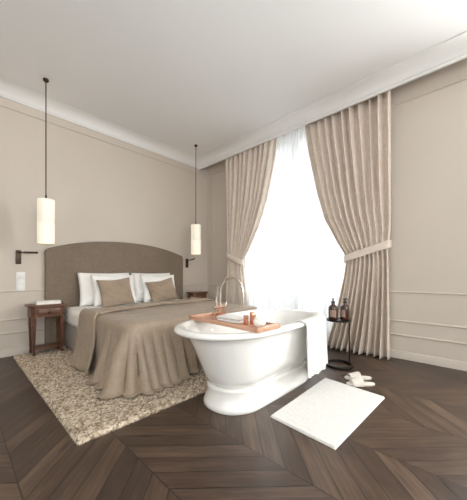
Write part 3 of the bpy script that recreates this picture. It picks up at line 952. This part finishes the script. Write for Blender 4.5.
# ------------------------------------------------------------------ side table and bottles
SX, SY, SH = 3.062, 1.238, .525
st = tag(empty('side_table', (SX, SY, 0)), 'slim round black metal side table beside the bath holding two brown bottles', 'side table')
lathe('tabletop', [(.001, SH-.014), (.128, SH-.014), (.132, SH-.011), (.132, SH+.004), (.128, SH+.004), (.126, SH-.004), (.001, SH-.004)], M['black_metal'], st, 48)
tube('base_ring', [(.145*math.cos(2*PI*i/48), .145*math.sin(2*PI*i/48), .014) for i in range(48)], .0135, M['black_metal'], st, 12, True)
pa = math.radians(-47)
tube('post', [(.122*math.cos(pa), .122*math.sin(pa), .022), (.122*math.cos(pa), .122*math.sin(pa), SH-.01)], .008, M['black_metal'], st, 12)
def bottle(x, y, rz, label):
    t = tag(empty('soap_bottle', (x, y, SH-.0035), rz), label, 'bottle', 'brown pump bottles on the side table'); t.scale = (1.2, 1.2, 1.14)
    lathe('bottle_body', [(.001, .001), (.036, .001), (.041, .006), (.042, .02), (.042, .115), (.040, .130), (.032, .145), (.018, .154), (.015, .160), (.015, .170), (.001, .170)], M['amber'], t, 32)
    lathe('pump_collar', [(.001, .170), (.018, .170), (.018, .188), (.012, .192), (.006, .194), (.006, .206), (.001, .206)], M['brown_plastic'], t, 20)
    tube('pump_nozzle', [(-.014, 0, .210), (.012, 0, .212), (.032, 0, .210), (.042, 0, .203)], [.008, .008, .0055, .0045], M['brown_plastic'], t, 10)
    # wrap-round label on the front half
    V = []; n = 17
    for i in range(n):
        a = PI+lerp(-.75, .75, i/(n-1))
        for z in (.035, .105): V.append((.0426*math.cos(a), .0426*math.sin(a), z))
    mesh('label_band', V, grid_faces(n, 2), M['label'], t, True, None)
bottle(3.018, 1.285, .35, 'brown glass pump bottle on the side table, the one nearer the bath')
bottle(3.107, 1.185, -.3, 'brown glass pump bottle on the side table, the one nearer the tied-back curtain')

# ------------------------------------------------------------------ bath mat and slippers
bm = bmesh.new()
nx_, ny_ = 120, 70
c0, c1, c2, c3 = Vector((1.572, .655)), Vector((2.520, .625)), Vector((2.572, 1.178)), Vector((1.604, 1.155))
V = []
for i in range(nx_):
    for j in range(ny_):
        u, v = i/(nx_-1), j/(ny_-1)
        p = (c0*(1-u)+c1*u)*(1-v)+(c3*(1-u)+c2*u)*v
        e = min(u, 1-u)*.95; f = min(v, 1-v)*.52; d = min(e, f)
        z = .013*min(1, d/.008)**.5 - (.0015 if .035 < d < .05 else 0) + .0012*random.random() + .0035*math.exp(-((u-.62)/.012)**2)*0
        V.append((p.x, p.y, z+.001))
nb = len(V); Fc = [(a, d, c, b) for a, b, c, d in grid_faces(nx_, ny_)]
mt = mesh('bath_mat', V, Fc, M['bathmat'], None, True, None)
tag(mt, 'white terry bath mat lying on the dark floor in front of the bath', 'bath mat')

def slipper(x, y, rz, label):
    t = tag(empty('slipper', (x, y, 0), rz), label, 'slipper', 'white slippers')
    L = .265
    def outline(k, z, N=48):
        out = []
        for i in range(N):
            a = 2*PI*i/N; c, s = math.cos(a), math.sin(a)
            px = L/2*math.copysign(abs(c)**.9, c)
            w = lerp(.036, .047, sstep((-px/(L/2)+1)/2)) - .006*math.exp(-((px-.01)/.05)**2)
            out.append((px*k, w*math.copysign(abs(s)**.85, s)*k, z))
        return out
    V, Fc = loft([outline(.98, .001), outline(1, .004), outline(1, .010)]); mesh('sole', V, Fc, M['sole'], t, True, 40)
    V, Fc = loft([outline(.985, .010), outline(1.0, .014), outline(.995, .020), outline(.94, .023), outline(.5, .0225), outline(.05, .0225)]); mesh('insole', V, Fc, M['slipper'], t, True, 60)
    # open-toe strap arching over the front half (toe at -x)
    rows = []
    for i in range(15):
        u = i/14; px = lerp(-.085, .005, u); hgt = lerp(.034, .056, sstep(u)**.9)
        w = lerp(.050, .047, u)
        row = []
        for k in range(21):
            a = PI*k/20
            row.append((px+.012*math.sin(a)*(u-.3), w*math.copysign(abs(math.cos(a))**.75, math.cos(a)), .006+hgt*math.sin(a)**.75))
        rows.append(row)
    s = mesh('strap', [v for r in rows for v in r], grid_faces(15, 21), M['slipper'], t, True, None)
    solid(s, .008, 1); bv = s.modifiers.new('round', 'BEVEL'); bv.width = .003; bv.segments = 2; bv.limit_method = 'ANGLE'
    return t
slipper(2.655, .865, math.radians(-47), 'white open-toe slipper nearer the bath mat')
slipper(2.795, .935, math.radians(-48), 'white open-toe slipper on the side table side of the pair')

# ------------------------------------------------------------------ light
w = bpy.data.worlds.new('World'); scene.world = w; w.use_nodes = True
bg = w.node_tree.nodes['Background']; bg.inputs[0].default_value = (.98, .99, 1.0, 1); bg.inputs[1].default_value = 1.2

def daylight(axis, plane, op, sgn, power, color=(1, .99, .98)):  # serves the seen window and the added fill windows
    b0, b1, z0, z1 = op
    L = bpy.data.lights.new('daylight_and_fill', 'AREA'); L.shape = 'RECTANGLE'; L.energy = power; L.color = color
    L.size = b1-b0; L.size_y = z1-z0
    o = link(bpy.data.objects.new('daylight_and_fill', L))
    c = (b0+b1)/2; zc = (z0+z1)/2
    if axis == 'x':
        o.location = (plane, c, zc); o.rotation_euler = (PI/2, 0, PI/2 if sgn < 0 else -PI/2)
        d = Vector((sgn, 0, 0))
    else:
        o.location = (c, plane, zc); d = Vector((0, sgn, 0))
    o.rotation_euler = d.to_track_quat('-Z', 'Z').to_euler()
    return o
daylight('x', WX+.27, WIN, -1, 36)
daylight('x', WX+.27, FILL_WIN2, -1, 135)  # added lamp behind the unseen side window, brightens the room
daylight('y', YF-.19, FILL_WIN3, 1, 30)  # added fill lamp at the unseen front window
daylight('x', XL-.19, FILL_WIN4, 1, 3)  # added faint fill lamp at the unseen left window

# ------------------------------------------------------------------ camera
cam = bpy.data.cameras.new('camera'); co = link(bpy.data.objects.new('camera', cam)); scene.camera = co
a = math.atan2(253.5, 267.1)
co.location = (0, 0, 1.05); co.rotation_euler = (PI/2, 0, a-PI/2)
cam.sensor_fit = 'AUTO'; cam.sensor_width = 36
cam.lens = 267.1/500*36          # long side of the 467x500 frame is its height
cam.shift_y = 24/500; cam.clip_start = .02

vs_ = scene.view_settings
scene.display_settings.display_device = 'sRGB'
vs_.view_transform = 'Standard'; vs_.look = 'None'; vs_.gamma = 1; vs_.use_curve_mapping = False
vs_.exposure = 1.55
cy = scene.cycles
cy.max_bounces = 10; cy.diffuse_bounces = 6; cy.transparent_max_bounces = 12
